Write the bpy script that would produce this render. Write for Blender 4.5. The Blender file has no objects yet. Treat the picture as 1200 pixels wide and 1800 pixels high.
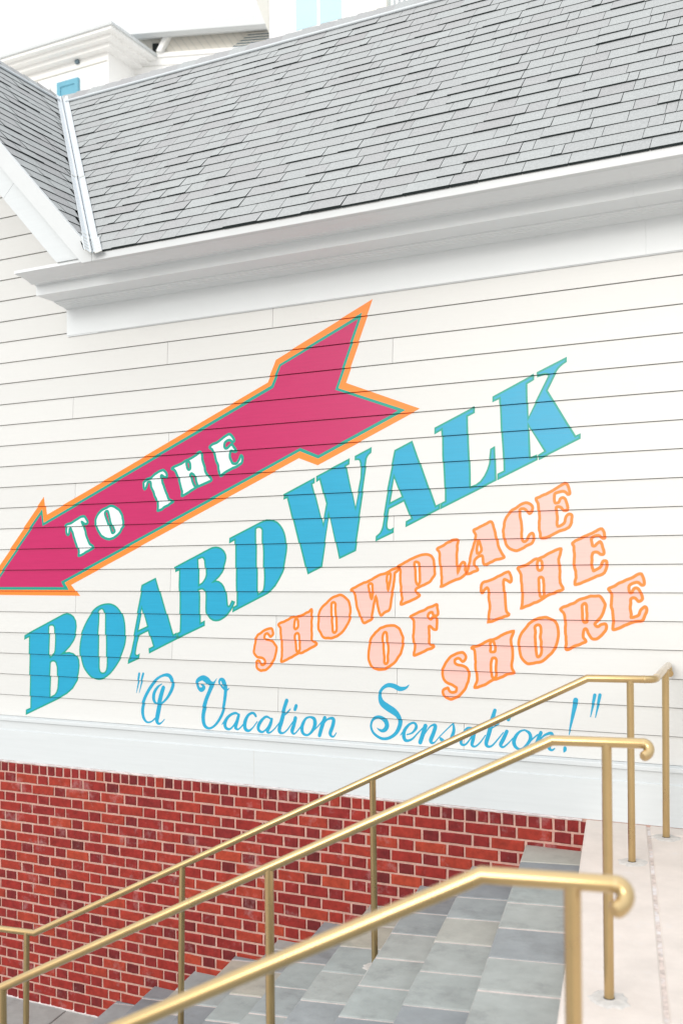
import bpy, bmesh, math, random
from mathutils import Vector, Matrix, noise
from mathutils.geometry import delaunay_2d_cdt

random.seed(7)
R = math.radians
SC = bpy.context.scene
COL = SC.collection

# ------------------------------------------------------------------ camera
YAW = R(26.603)
ROLL = 0.010
cd = bpy.data.cameras.new('camera')
cam = bpy.data.objects.new('camera', cd)
COL.objects.link(cam)
fwd = Vector((-math.sin(YAW), math.cos(YAW), 0))
rgt = Vector((math.cos(YAW), math.sin(YAW), 0))
up = Vector((0, 0, 1))
cx = rgt * math.cos(ROLL) - up * math.sin(ROLL)
cy = rgt * math.sin(ROLL) + up * math.cos(ROLL)
cz = -fwd
cam.matrix_world = Matrix(((cx.x, cy.x, cz.x, 0.0), (cx.y, cy.y, cz.y, -5.654),
                           (cx.z, cy.z, cz.z, 1.45), (0, 0, 0, 1)))
cd.lens = 36.0
cd.sensor_width = 36.0
cd.shift_y = 94 / 1800
cd.clip_end = 1000
cd.dof.use_dof = True
cd.dof.focus_distance = 6.1
cd.dof.aperture_fstop = 2.8
SC.camera = cam

# ------------------------------------------------------------------ light
SUN_EL, SUN_AZ = R(21), R(187)          # azimuth clockwise from +Y
world = bpy.data.worlds.new('World')
SC.world = world
world.use_nodes = True
wn, wl = world.node_tree.nodes, world.node_tree.links
bg = wn['Background']
sky = wn.new('ShaderNodeTexSky')
sky.sky_type = 'NISHITA'
sky.sun_disc = False
sky.sun_elevation = SUN_EL
sky.sun_rotation = SUN_AZ
sky.dust_density = 3.0
tc = wn.new('ShaderNodeTexCoord')
cn = wn.new('ShaderNodeTexNoise')
cn.inputs['Scale'].default_value = 2.2
cn.inputs['Detail'].default_value = 5
wl.new(tc.outputs['Generated'], cn.inputs['Vector'])
cr = wn.new('ShaderNodeValToRGB')
cr.color_ramp.elements[0].position = 0.3
cr.color_ramp.elements[0].color = (9.3, 9.6, 9.9, 1)
cr.color_ramp.elements[1].position = 0.75
cr.color_ramp.elements[1].color = (10.4, 10.4, 10.3, 1)
wl.new(cn.outputs['Fac'], cr.inputs['Fac'])
mx = wn.new('ShaderNodeMixRGB')
mx.inputs['Fac'].default_value = 0.85       # thick bright overcast over the sky
wl.new(sky.outputs['Color'], mx.inputs['Color1'])
wl.new(cr.outputs['Color'], mx.inputs['Color2'])
sx = wn.new('ShaderNodeSeparateXYZ')            # an overcast sky is brightest overhead
wl.new(tc.outputs['Generated'], sx.inputs['Vector'])
zr = wn.new('ShaderNodeMapRange')
zr.inputs['From Min'].default_value = 0.0; zr.inputs['From Max'].default_value = 1.0
zr.inputs['To Min'].default_value = 0.92; zr.inputs['To Max'].default_value = 2.2
wl.new(sx.outputs['Z'], zr.inputs['Value'])
zm = wn.new('ShaderNodeMixRGB'); zm.blend_type = 'MULTIPLY'; zm.inputs['Fac'].default_value = 1
wl.new(mx.outputs['Color'], zm.inputs['Color1']); wl.new(zr.outputs['Result'], zm.inputs['Color2'])
wl.new(zm.outputs['Color'], bg.inputs['Color'])
bg.inputs['Strength'].default_value = 0.10

sd = bpy.data.lights.new('sun', 'SUN')
sd.energy = 1.5
sd.angle = R(27)
sd.color = (1.0, 0.975, 0.94)
sun = bpy.data.objects.new('sun', sd)
COL.objects.link(sun)
sun.rotation_euler = Vector((-math.sin(SUN_AZ) * math.cos(SUN_EL), -math.cos(SUN_AZ) * math.cos(SUN_EL),
                             -math.sin(SUN_EL))).to_track_quat('-Z', 'Y').to_euler()
SC.view_settings.view_transform = 'Standard'
SC.view_settings.look = 'None'
SC.view_settings.gamma = 1
SC.view_settings.use_curve_mapping = False
SC.view_settings.exposure = -0.06
SC.cycles.max_bounces = 8

# ------------------------------------------------------------------ helpers
class MB:
    """collects verts and faces for one mesh; 'tint' is a per-vertex random value used by materials"""
    def __init__(s):
        s.v, s.f, s.m, s.t, s.sm = [], [], [], [], []
    def add(s, vs, fs, mat=0, tint=0.5, smooth=False):
        b = len(s.v)
        s.v += [tuple(v) for v in vs]
        s.t += [tint] * len(vs)
        for f in fs:
            s.f.append(tuple(b + i for i in f))
            s.m.append(mat)
            s.sm.append(smooth)
    def box(s, x0, x1, y0, y1, z0, z1, mat=0, tint=0.5, frame=None):
        vs = [(x, y, z) for z in (z0, z1) for y in (y0, y1) for x in (x0, x1)]
        if frame: vs = [frame(*v) for v in vs]
        s.add(vs, [(0, 2, 3, 1), (4, 5, 7, 6), (0, 1, 5, 4), (1, 3, 7, 5), (3, 2, 6, 7), (2, 0, 4, 6)], mat, tint)
    def slab(s, x0, x1, y0, y1, z0, z1, b, mat=0, tint=0.5, frame=None, jit=0.0):
        """box with a worn bevel round its top"""
        def ring(e, z):
            return [(x0 + e, y0 + e, z), (x1 - e, y0 + e, z), (x1 - e, y1 - e, z), (x0 + e, y1 - e, z)]
        q = [[(p[0] + random.uniform(-jit, jit), p[1] + random.uniform(-jit, jit), p[2]) for p in r]
             for r in (ring(0, z0), ring(0, z1 - b), ring(b, z1))]
        q[0] = [(q[1][i][0], q[1][i][1], z0) for i in range(4)]
        vs = q[0] + q[1] + q[2]
        if frame: vs = [frame(*v) for v in vs]
        fs = [(3, 2, 1, 0), (8, 9, 10, 11)]
        for k in (0, 4):
            for i in range(4):
                j = (i + 1) % 4
                fs.append((k + i, k + j, k + 4 + j, k + 4 + i))
        s.add(vs, fs, mat, tint)
    def prism(s, prof, a, b, fn, mat=0, tint=0.5, caps=True):
        """profile (list of 2D points) swept from a to b; fn(u, p, q) -> xyz"""
        n = len(prof)
        vs = [fn(a, *p) for p in prof] + [fn(b, *p) for p in prof]
        fs = [(i, (i + 1) % n, n + (i + 1) % n, n + i) for i in range(n)]
        if caps:
            fs += [tuple(range(n - 1, -1, -1)), tuple(range(n, 2 * n))]
        s.add(vs, fs, mat, tint)
    def tube(s, pts, r, seg=20, mat=0, cap=True):
        pts = [Vector(p) for p in pts]
        n = len(pts)
        tan = []
        for i in range(n):
            a = (pts[i] - pts[i - 1]).normalized() if i else None
            b = (pts[i + 1] - pts[i]).normalized() if i < n - 1 else None
            tan.append((a or b) if a is None or b is None else (a + b).normalized())
        ref = Vector((0, 0, 1)) if abs(tan[0].z) < 0.9 else Vector((1, 0, 0))
        u = tan[0].cross(ref).normalized()
        vs = []
        for i in range(n):
            if i:
                u = (u - tan[i] * u.dot(tan[i])).normalized()
            w = tan[i].cross(u)
            rr = r[i] if isinstance(r, (list, tuple)) else r
            k, ax = 1.0, None
            if 0 < i < n - 1:
                d = (pts[i] - pts[i - 1]).normalized()
                c = max(0.5, d.dot(tan[i]))
                k = 1 / c
                ax = (d - tan[i] * d.dot(tan[i]))
                ax = ax.normalized() if ax.length > 1e-5 else None
            for j in range(seg):
                o = (u * math.cos(2 * math.pi * j / seg) + w * math.sin(2 * math.pi * j / seg)) * rr
                if ax: o += ax * o.dot(ax) * (k - 1)
                vs.append(pts[i] + o)
        fs = []
        for i in range(n - 1):
            for j in range(seg):
                k = (j + 1) % seg
                fs.append((i * seg + j, i * seg + k, (i + 1) * seg + k, (i + 1) * seg + j))
        s.add(vs, fs, mat, 0.5, True)
        if cap:
            s.add(vs[:seg], [tuple(range(seg - 1, -1, -1))], mat)
            s.add(vs[-seg:], [tuple(range(seg))], mat)
    def build(s, name, mats, parent=None, loc=None):
        me = bpy.data.meshes.new(name)
        me.from_pydata(s.v, [], s.f)
        for m in (mats if isinstance(mats, (list, tuple)) else [mats]):
            me.materials.append(m)
        me.polygons.foreach_set('material_index', s.m)
        me.polygons.foreach_set('use_smooth', s.sm)
        at = me.attributes.new('tint', 'FLOAT', 'POINT')
        at.data.foreach_set('value', s.t)
        bm = bmesh.new(); bm.from_mesh(me)
        bmesh.ops.recalc_face_normals(bm, faces=bm.faces)
        bm.to_mesh(me); bm.free()
        me.update()
        o = bpy.data.objects.new(name, me)
        COL.objects.link(o)
        if parent:
            o.parent = parent
            o.matrix_parent_inverse = parent.matrix_world.inverted()
        return o

def thing(name, label, cat, loc=(0, 0, 0), group=None):
    o = bpy.data.objects.new(name, None)
    COL.objects.link(o)
    o.location = loc
    o.matrix_world = Matrix.Translation(loc)
    o['label'] = label; o['category'] = cat
    if group: o['group'] = group
    return o

def setting(o, kind='structure'):
    o['kind'] = kind
    return o

# ------------------------------------------------------------------ materials
def mat(name, col, rough=0.5, metal=0.0, var=0.06, vscale=8.0, bump=0.0, bscale=60.0, spec=0.5, ramp=None,
        stain=None, stscale=3.0, stretch=None, coat=0.0):
    """Principled with object-space mottling; ramp = colours picked by the 'tint' value of each brick, slab or shingle"""
    m = bpy.data.materials.new(name)
    m.use_nodes = True
    n, l = m.node_tree.nodes, m.node_tree.links
    p = n['Principled BSDF']
    p.inputs['Roughness'].default_value = rough
    p.inputs['Metallic'].default_value = metal
    p.inputs['Specular IOR Level'].default_value = spec
    p.inputs['Coat Weight'].default_value = coat
    t = n.new('ShaderNodeTexCoord')
    vec = t.outputs['Object']
    if stretch:
        mp = n.new('ShaderNodeMapping')
        mp.inputs['Scale'].default_value = stretch
        l.new(vec, mp.inputs['Vector']); vec = mp.outputs['Vector']
    no = n.new('ShaderNodeTexNoise')
    no.inputs['Scale'].default_value = vscale
    no.inputs['Detail'].default_value = 6
    no.inputs['Roughness'].default_value = 0.65
    l.new(vec, no.inputs['Vector'])
    if ramp:
        a = n.new('ShaderNodeAttribute'); a.attribute_name = 'tint'
        r = n.new('ShaderNodeValToRGB')
        e = r.color_ramp.elements
        e[0].position, e[0].color = ramp[0][0], (*ramp[0][1], 1)
        e[1].position, e[1].color = ramp[-1][0], (*ramp[-1][1], 1)
        for q in ramp[1:-1]:
            x = e.new(q[0]); x.color = (*q[1], 1)
        l.new(a.outputs['Fac'], r.inputs['Fac'])
        base = r.outputs['Color']
    else:
        rgb = n.new('ShaderNodeRGB'); rgb.outputs[0].default_value = (*col, 1)
        base = rgb.outputs[0]
    mr = n.new('ShaderNodeMapRange')
    mr.inputs['From Min'].default_value = 0.25; mr.inputs['From Max'].default_value = 0.75
    mr.inputs['To Min'].default_value = 1 - var; mr.inputs['To Max'].default_value = 1 + var
    l.new(no.outputs['Fac'], mr.inputs['Value'])
    mul = n.new('ShaderNodeMixRGB'); mul.blend_type = 'MULTIPLY'; mul.inputs['Fac'].default_value = 1
    l.new(base, mul.inputs['Color1']); l.new(mr.outputs['Result'], mul.inputs['Color2'])
    out = mul.outputs['Color']
    if stain:
        s = n.new('ShaderNodeTexNoise'); s.inputs['Scale'].default_value = stscale
        s.inputs['Detail'].default_value = 8; s.inputs['Roughness'].default_value = 0.7
        l.new(t.outputs['Object'], s.inputs['Vector'])
        q = n.new('ShaderNodeMapRange')
        q.inputs['From Min'].default_value = stain[1]; q.inputs['From Max'].default_value = stain[2]
        q.inputs['To Max'].default_value = stain[3]
        l.new(s.outputs['Fac'], q.inputs['Value'])
        k = n.new('ShaderNodeMixRGB'); k.inputs['Color2'].default_value = (*stain[0], 1)
        l.new(q.outputs['Result'], k.inputs['Fac']); l.new(out, k.inputs['Color1'])
        out = k.outputs['Color']
    l.new(out, p.inputs['Base Color'])
    rr = n.new('ShaderNodeMapRange')
    rr.inputs['To Min'].default_value = max(0.05, rough - 0.08); rr.inputs['To Max'].default_value = min(1, rough + 0.08)
    l.new(no.outputs['Fac'], rr.inputs['Value']); l.new(rr.outputs['Result'], p.inputs['Roughness'])
    if bump:
        b = n.new('ShaderNodeTexNoise'); b.inputs['Scale'].default_value = bscale; b.inputs['Detail'].default_value = 5
        l.new(vec, b.inputs['Vector'])
        bp = n.new('ShaderNodeBump'); bp.inputs['Strength'].default_value = bump
        bp.inputs['Distance'].default_value = 0.004
        l.new(b.outputs['Fac'], bp.inputs['Height']); l.new(bp.outputs['Normal'], p.inputs['Normal'])
    return m

WS = (0.6, 4, 14)     # paint brushed along the boards
SHEEN = dict(rough=0.33, spec=0.38, var=0.06, bump=0.10, bscale=30, stretch=WS)
M = dict(
    siding=mat('cream_white_siding', (0.7, 0.7, 0.7), ramp=((0.0, (0.622, 0.627, 0.614)), (0.5, (0.638, 0.643, 0.630)), (1.0, (0.653, 0.658, 0.645))), **dict(SHEEN, var=0.015)),
    trim=mat('white_trim_paint', (0.695, 0.728, 0.745), rough=0.36, var=0.02, vscale=4),
    base=mat('toned_down_trim_paint', (0.605, 0.64, 0.655), rough=0.38, var=0.03, vscale=4, bump=0.05, bscale=30, stretch=WS),  # trim paint taken darker; trim itself stays lighter to offset the cornice shade
    bright=mat('white_coated_metal', (0.60, 0.625, 0.635), rough=0.4, var=0.02, vscale=6),
    flash=mat('white_flashing_metal', (0.60, 0.64, 0.67), rough=0.4, var=0.04, vscale=9),
    pink=mat('magenta_paint', (0.46, 0.009, 0.105), **SHEEN),
    orange=mat('orange_paint', (0.90, 0.22, 0.025), **SHEEN),
    orange_light=mat('orange_line_paint', (0.90, 0.195, 0.012), **SHEEN),
    green=mat('teal_green_paint', (0.0, 0.29, 0.215), **SHEEN),
    blue=mat('sky_blue_paint', (0.008, 0.31, 0.50), **SHEEN),
    rose=mat('pale_pink_paint', (0.74, 0.45, 0.40), **SHEEN),
    white=mat('white_letter_paint', (0.70, 0.75, 0.77), **SHEEN),
    brick=mat('red_brick', (0.3, 0.05, 0.05), rough=0.8, var=0.34, vscale=19, bump=0.5, bscale=90,
              spec=0.2,
              ramp=((0.0, (0.115, 0.018, 0.019)), (0.3, (0.175, 0.020, 0.021)), (0.62, (0.265, 0.026, 0.021)), (1.0, (0.35, 0.050, 0.026))),
              stain=((0.50, 0.33, 0.33), 0.56, 0.76, 0.50), stscale=6),
    mortar=mat('pinkish_mortar', (0.53, 0.32, 0.265), rough=0.95, var=0.22, vscale=40, bump=0.6, bscale=120,
               stain=((0.6, 0.5, 0.47), 0.55, 0.75, 0.5), stscale=9),
    caulk=mat('white_caulk', (0.72, 0.66, 0.66), rough=0.8, var=0.2, vscale=25),
    shingle=mat('grey_asphalt_shingle', (0.3, 0.3, 0.3), rough=0.95, var=0.24, vscale=110, bump=0.5, bscale=300,
                ramp=((0.0, (0.335, 0.335, 0.340)), (0.36, (0.366, 0.374, 0.378)), (0.5, (0.372, 0.388, 0.390)), (1.0, (0.400, 0.421, 0.422)))),
    deck_edge_shade=mat('dark_deck_and_edge_shade', (0.012, 0.020, 0.021), rough=0.95, var=0.2),  # dark deck, and the shadow lines painted on the tab edges
    stone=mat('bluestone_flags', (0.3, 0.3, 0.3), rough=0.72, var=0.16, vscale=7, bump=0.35, bscale=25,
              ramp=((0.0, (0.235, 0.255, 0.270)), (0.3, (0.295, 0.318, 0.325)), (0.55, (0.325, 0.360, 0.352)), (0.85, (0.375, 0.383, 0.360)), (1.0, (0.41, 0.39, 0.32))),
              stain=((0.13, 0.135, 0.135), 0.52, 0.80, 0.6), stscale=5),
    joint=mat('pale_flag_joints', (0.60, 0.53, 0.50), rough=0.95, var=0.2, vscale=30),
    concrete=mat('pink_beige_concrete', (0.66, 0.595, 0.545), rough=0.85, var=0.10, vscale=5, bump=0.35, bscale=70,
                 stain=((0.66, 0.62, 0.60), 0.60, 0.74, 0.8), stscale=11),
    gap=mat('dusty_control_joint', (0.56, 0.48, 0.44), rough=0.95, var=0.4, vscale=30, stain=((0.7, 0.68, 0.68), 0.5, 0.6, 0.9), stscale=6),
    grout=mat('grey_post_grout', (0.55, 0.53, 0.505), rough=0.95, var=0.2, vscale=40),
    brass=mat('satin_brass', (0.53, 0.38, 0.18), rough=0.29, metal=1.0, var=0.07, vscale=6, coat=0.6),
    collar=mat('dull_brass_fitting', (0.55, 0.43, 0.24), rough=0.48, metal=1.0, var=0.10, vscale=30),
    dark=mat('dark_recess', (0.012, 0.016, 0.016), rough=0.9),
    ground=mat('grey_ground', (0.48, 0.46, 0.43), rough=0.95, var=0.15, vscale=1.5),
    bwhite=mat('house_white_paint', (0.91, 0.91, 0.90), rough=0.6, var=0.02),
    bcream=mat('house_cream_boards', (0.82, 0.79, 0.72), rough=0.6, var=0.03),
    bgrey=mat('house_grey_trim', (0.60, 0.60, 0.56), rough=0.6, var=0.05),
    shutter=mat('teal_blue_shutter', (0.14, 0.40, 0.53), rough=0.5, var=0.05),
    pane=mat('pale_blue_pane', (0.50, 0.72, 0.83), rough=0.15, var=0.02, vscale=1.0),
    slate=mat('blue_grey_slates', (0.15, 0.21, 0.25), rough=0.9, var=0.3, vscale=20),
)

# ------------------------------------------------------------------ outlines of the painted sign, measured on the wall
LETTERS = [  # word, letter, edge style, contours on the wall in mm (x, z)
 ('boardwalk','B','sharp',["-5416 960 -5051 1119 -5020 1126 -4990 1121 -4960 1105 -4938 1075 -4931 1035 -4938 987 -4957 940 -4993 895 -5032 860 -5068 836 -5028 846 -4993 849 -4959 842 -4933 826 -4916 800 -4910 760 -4915 706 -4931 655 -4970 599 -5023 559 -5103 519 -5404 391 -5404 418 -5363 434 -5366 682 -5371 958 -5416 939","-5184 1034 -5167 1044 -5144 1043 -5131 1031 -5127 1004 -5124 929 -5126 861 -5132 841 -5178 808 -5184 832 -5184 928","-5176 774 -5161 785 -5139 787 -5121 774 -5108 739 -5106 699 -5102 658 -5105 590 -5115 562 -5133 541 -5176 521 -5178 587 -5178 675"]),
 ('boardwalk','O','smooth',["-4636 1198 -4594 1189 -4557 1166 -4525 1127 -4505 1068 -4498 997 -4503 931 -4520 878 -4545 825 -4583 771 -4629 720 -4680 685 -4722 672 -4755 672 -4793 684 -4831 712 -4865 751 -4886 801 -4898 861 -4896 915 -4884 975 -4861 1029 -4827 1087 -4783 1141 -4741 1174 -4690 1193","-4705 1165 -4690 1163 -4678 1148 -4671 1119 -4667 1006 -4662 907 -4659 795 -4660 755 -4667 732 -4681 718 -4698 714 -4714 719 -4725 733 -4731 766 -4733 872 -4735 985 -4731 1071 -4730 1138 -4722 1156"]),
 ('boardwalk','A','sharp',["-4239 1373 -4095 992 -4069 1004 -4064 973 -4292 871 -4295 895 -4257 912 -4301 1022 -4387 985 -4403 926 -4413 869 -4411 853 -4404 847 -4390 848 -4380 853 -4383 831 -4475 794 -4473 815 -4459 827 -4444 866 -4423 962 -4417 994 -4387 1145 -4349 1327","-4355 1179 -4305 1047 -4390 1013"]),
 ('boardwalk','R','sharp',["-4074 1447 -3819 1558 -3783 1573 -3760 1577 -3742 1577 -3727 1574 -3711 1568 -3698 1559 -3687 1549 -3679 1536 -3673 1523 -3671 1506 -3675 1484 -3686 1447 -3704 1413 -3731 1382 -3776 1348 -3749 1355 -3727 1351 -3705 1337 -3688 1316 -3677 1290 -3671 1264 -3667 1231 -3663 1201 -3659 1193 -3654 1189 -3645 1192 -3635 1209 -3628 1224 -3610 1218 -3621 1194 -3637 1168 -3659 1142 -3690 1119 -3717 1104 -3735 1098 -3753 1096 -3779 1099 -3801 1112 -3819 1132 -3827 1151 -3829 1181 -3829 1256 -3832 1288 -3840 1298 -3851 1304 -3862 1306 -3887 1300 -3882 1248 -3881 1173 -3879 1073 -3847 1088 -3846 1064 -4052 977 -4056 1005 -4036 1015 -4035 1171 -4038 1289 -4041 1331 -4040 1434 -4071 1423","-3892 1503 -3860 1513 -3851 1512 -3844 1507 -3835 1491 -3832 1466 -3827 1436 -3825 1399 -3831 1376 -3844 1356 -3857 1342 -3885 1327 -3887 1437"]),
 ('boardwalk','D','sharp',["-3636 1633 -3410 1729 -3376 1741 -3355 1744 -3333 1743 -3317 1741 -3304 1736 -3287 1729 -3275 1720 -3262 1707 -3250 1692 -3240 1676 -3232 1659 -3226 1641 -3222 1623 -3218 1591 -3217 1565 -3219 1540 -3228 1486 -3234 1450 -3249 1410 -3271 1371 -3300 1327 -3330 1298 -3364 1276 -3617 1160 -3615 1183 -3587 1196 -3588 1287 -3591 1361 -3592 1472 -3595 1583 -3597 1627 -3637 1609","-3444 1692 -3429 1701 -3419 1702 -3408 1700 -3402 1696 -3395 1689 -3392 1681 -3391 1616 -3384 1543 -3383 1451 -3378 1378 -3379 1342 -3381 1316 -3387 1293 -3431 1267 -3433 1291 -3435 1397 -3439 1470 -3441 1580"]),
 ('boardwalk','W','sharp',["-3228 1901 -3014 1994 -3014 1970 -3031 1963 -2951 1699 -2925 1836 -2972 1991 -2993 1980 -2993 2006 -2769 2100 -2770 2074 -2794 2063 -2727 1795 -2688 1984 -2686 2046 -2687 2072 -2692 2091 -2704 2099 -2724 2098 -2724 2116 -2622 2160 -2623 2136 -2637 2126 -2646 2114 -2652 2102 -2655 2086 -2664 2019 -2733 1542 -2839 1497 -2913 1780 -2964 1447 -3063 1403 -3207 1887 -3230 1879"]),
 ('boardwalk','A','sharp',["-2353 2183 -2204 1791 -2180 1802 -2181 1779 -2393 1683 -2392 1707 -2356 1725 -2405 1836 -2506 1791 -2516 1739 -2522 1701 -2522 1684 -2519 1673 -2513 1664 -2500 1660 -2490 1662 -2479 1668 -2481 1647 -2588 1602 -2587 1623 -2570 1636 -2561 1645 -2555 1656 -2548 1671 -2544 1687 -2537 1728 -2528 1782 -2508 1907 -2461 2136","-2470 1985 -2415 1857 -2502 1819"]),
 ('boardwalk','L','sharp',["-2201 2253 -1963 2356 -1963 2329 -2005 2311 -2003 2249 -2000 2157 -1994 2054 -1990 1973 -1989 1894 -1950 1907 -1923 1926 -1900 1956 -1883 1989 -1871 2025 -1866 2061 -1861 2108 -1842 2118 -1839 2052 -1835 1931 -2168 1783 -2167 1807 -2141 1819 -2142 1902 -2148 1999 -2154 2092 -2156 2204 -2159 2245 -2201 2225"]),
 ('boardwalk','K','sharp',["-1844 2407 -1611 2511 -1611 2488 -1650 2468 -1647 2360 -1642 2266 -1588 2368 -1520 2500 -1523 2507 -1529 2510 -1541 2513 -1564 2509 -1583 2504 -1583 2522 -1424 2588 -1424 2570 -1438 2562 -1449 2554 -1462 2543 -1472 2532 -1481 2519 -1488 2507 -1511 2461 -1533 2418 -1376 2150 -1352 2159 -1352 2140 -1579 2039 -1581 2057 -1544 2078 -1641 2234 -1637 2140 -1633 2044 -1596 2056 -1596 2036 -1820 1937 -1820 1963 -1783 1979 -1786 2081 -1795 2196 -1801 2335 -1805 2399 -1844 2385"]),
 ('showplace','S','wobbly',["-3347 1050 -3327 1047 -3319 1019 -3335 1000 -3347 1010 -3362 1020 -3379 1012 -3384 994 -3372 982 -3345 976 -3323 966 -3306 945 -3297 925 -3302 888 -3312 861 -3327 837 -3342 815 -3372 791 -3394 781 -3414 777 -3434 788 -3446 803 -3447 824 -3438 842 -3423 841 -3414 828 -3405 817 -3391 817 -3380 829 -3381 848 -3396 860 -3426 866 -3453 875 -3464 892 -3462 922 -3455 961 -3444 993 -3416 1019 -3384 1041"]),
 ('showplace','H','wobbly',["-3278 1083 -3236 1099 -3197 1118 -3168 1129 -3154 1125 -3140 1130 -3101 1143 -3063 1160 -3039 1175 -3034 1164 -3040 1137 -3041 1096 -3040 1042 -3038 984 -3018 972 -3007 964 -3014 952 -3047 936 -3085 918 -3104 905 -3118 903 -3130 903 -3147 893 -3181 877 -3220 857 -3261 842 -3258 873 -3257 932 -3258 983 -3264 1016 -3266 1058 -3278 1073","-3152 1117 -3140 1109 -3136 1090 -3138 1065 -3153 1050 -3165 1060 -3165 1090 -3161 1108","-3146 1025 -3131 1015 -3127 969 -3128 923 -3140 910 -3152 918 -3158 964 -3161 1010"]),
 ('showplace','O','wobbly',["-2849 1266 -2816 1262 -2794 1243 -2777 1221 -2768 1171 -2773 1131 -2790 1092 -2807 1059 -2840 1031 -2869 1010 -2919 999 -2953 1004 -2975 1028 -2991 1058 -2993 1098 -2987 1139 -2977 1174 -2945 1209 -2905 1245 -2877 1257","-2886 1224 -2872 1215 -2871 1170 -2867 1110 -2865 1060 -2871 1040 -2885 1036 -2893 1050 -2897 1110 -2900 1160 -2899 1210"]),
 ('showplace','W','wobbly',["-2760 1302 -2721 1322 -2683 1339 -2645 1353 -2607 1371 -2563 1393 -2515 1408 -2499 1417 -2473 1426 -2447 1437 -2442 1430 -2462 1409 -2470 1397 -2479 1339 -2493 1266 -2504 1184 -2529 1169 -2561 1147 -2571 1163 -2587 1217 -2597 1256 -2608 1222 -2623 1153 -2626 1124 -2647 1109 -2675 1097 -2691 1113 -2707 1152 -2725 1206 -2744 1280 -2757 1292","-2638 1340 -2621 1332 -2616 1295 -2620 1271 -2627 1247 -2634 1263 -2639 1298 -2645 1325","-2513 1400 -2498 1393 -2503 1344 -2511 1303 -2519 1342 -2524 1380"]),
 ('showplace','P','wobbly',["-2443 1443 -2406 1464 -2371 1479 -2333 1497 -2298 1506 -2260 1510 -2235 1501 -2221 1482 -2217 1458 -2216 1419 -2217 1391 -2235 1364 -2249 1344 -2279 1333 -2305 1319 -2326 1311 -2335 1297 -2329 1281 -2314 1268 -2322 1258 -2357 1244 -2391 1226 -2430 1213 -2433 1223 -2425 1245 -2430 1301 -2434 1361 -2434 1404 -2439 1424 -2447 1434","-2329 1467 -2314 1459 -2310 1427 -2309 1380 -2309 1348 -2322 1333 -2332 1345 -2336 1388 -2340 1435 -2339 1459"]),
 ('showplace','L','wobbly',["-2197 1538 -2189 1550 -2159 1563 -2126 1580 -2093 1593 -2068 1592 -2068 1577 -2075 1553 -2073 1515 -2074 1472 -2073 1441 -2072 1404 -2058 1437 -2043 1460 -2025 1460 -2022 1441 -2026 1417 -2019 1403 -2030 1387 -2062 1367 -2104 1352 -2137 1336 -2172 1323 -2172 1333 -2171 1368 -2174 1411 -2180 1458 -2183 1508 -2189 1526"]),
 ('showplace','A','wobbly',["-1863 1690 -1848 1657 -1833 1597 -1821 1549 -1809 1518 -1791 1491 -1800 1483 -1844 1471 -1894 1448 -1910 1457 -1916 1490 -1928 1499 -1963 1478 -1967 1448 -1954 1430 -1951 1415 -1983 1403 -2011 1393 -2015 1406 -1995 1467 -1982 1527 -1968 1581 -1958 1620 -1971 1645 -1936 1662 -1898 1682","-1942 1584 -1926 1527 -1952 1512 -1950 1551"]),
 ('showplace','C','wobbly',["-1644 1790 -1623 1775 -1624 1748 -1642 1734 -1657 1752 -1675 1762 -1693 1753 -1691 1700 -1685 1653 -1683 1593 -1671 1575 -1652 1587 -1640 1613 -1622 1622 -1613 1604 -1622 1575 -1653 1552 -1695 1532 -1732 1526 -1763 1542 -1781 1572 -1790 1614 -1791 1655 -1779 1703 -1754 1744 -1717 1766 -1681 1788"]),
 ('showplace','E','wobbly',["-1429 1892 -1410 1842 -1421 1831 -1444 1852 -1471 1845 -1495 1831 -1492 1790 -1474 1790 -1462 1810 -1445 1815 -1430 1797 -1422 1750 -1443 1745 -1460 1763 -1484 1761 -1481 1711 -1480 1656 -1443 1673 -1431 1710 -1411 1721 -1399 1703 -1414 1649 -1467 1630 -1527 1602 -1571 1591 -1577 1615 -1585 1668 -1580 1714 -1587 1773 -1599 1812 -1590 1820 -1542 1839 -1494 1863 -1459 1882"]),
 ('of the','O','wobbly',["-2498 1084 -2468 1082 -2446 1069 -2434 1044 -2422 1012 -2424 976 -2430 935 -2450 902 -2470 870 -2501 846 -2531 829 -2566 816 -2601 820 -2632 837 -2644 864 -2650 910 -2643 957 -2635 994 -2609 1031 -2578 1059 -2543 1078","-2541 1042 -2527 1035 -2524 996 -2520 951 -2519 910 -2521 868 -2531 855 -2543 863 -2547 904 -2549 945 -2553 996 -2551 1028"]),
 ('of the','F','wobbly',["-2366 1145 -2330 1161 -2290 1177 -2247 1198 -2206 1215 -2199 1194 -2194 1165 -2207 1148 -2226 1158 -2233 1171 -2254 1162 -2257 1137 -2243 1125 -2226 1140 -2207 1136 -2205 1075 -2219 1066 -2236 1079 -2248 1088 -2255 1079 -2253 1043 -2251 1003 -2249 980 -2228 968 -2233 958 -2269 944 -2308 925 -2347 910 -2352 919 -2344 951 -2348 982 -2353 1018 -2351 1073 -2352 1113 -2364 1134"]),
 ('of the','T','wobbly',["-1921 1340 -1869 1357 -1818 1382 -1766 1403 -1749 1361 -1756 1343 -1778 1357 -1792 1357 -1791 1301 -1784 1231 -1780 1181 -1765 1160 -1820 1138 -1879 1116 -1887 1123 -1878 1194 -1885 1258 -1885 1301 -1892 1314 -1907 1301 -1922 1286 -1929 1294"]),
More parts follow.
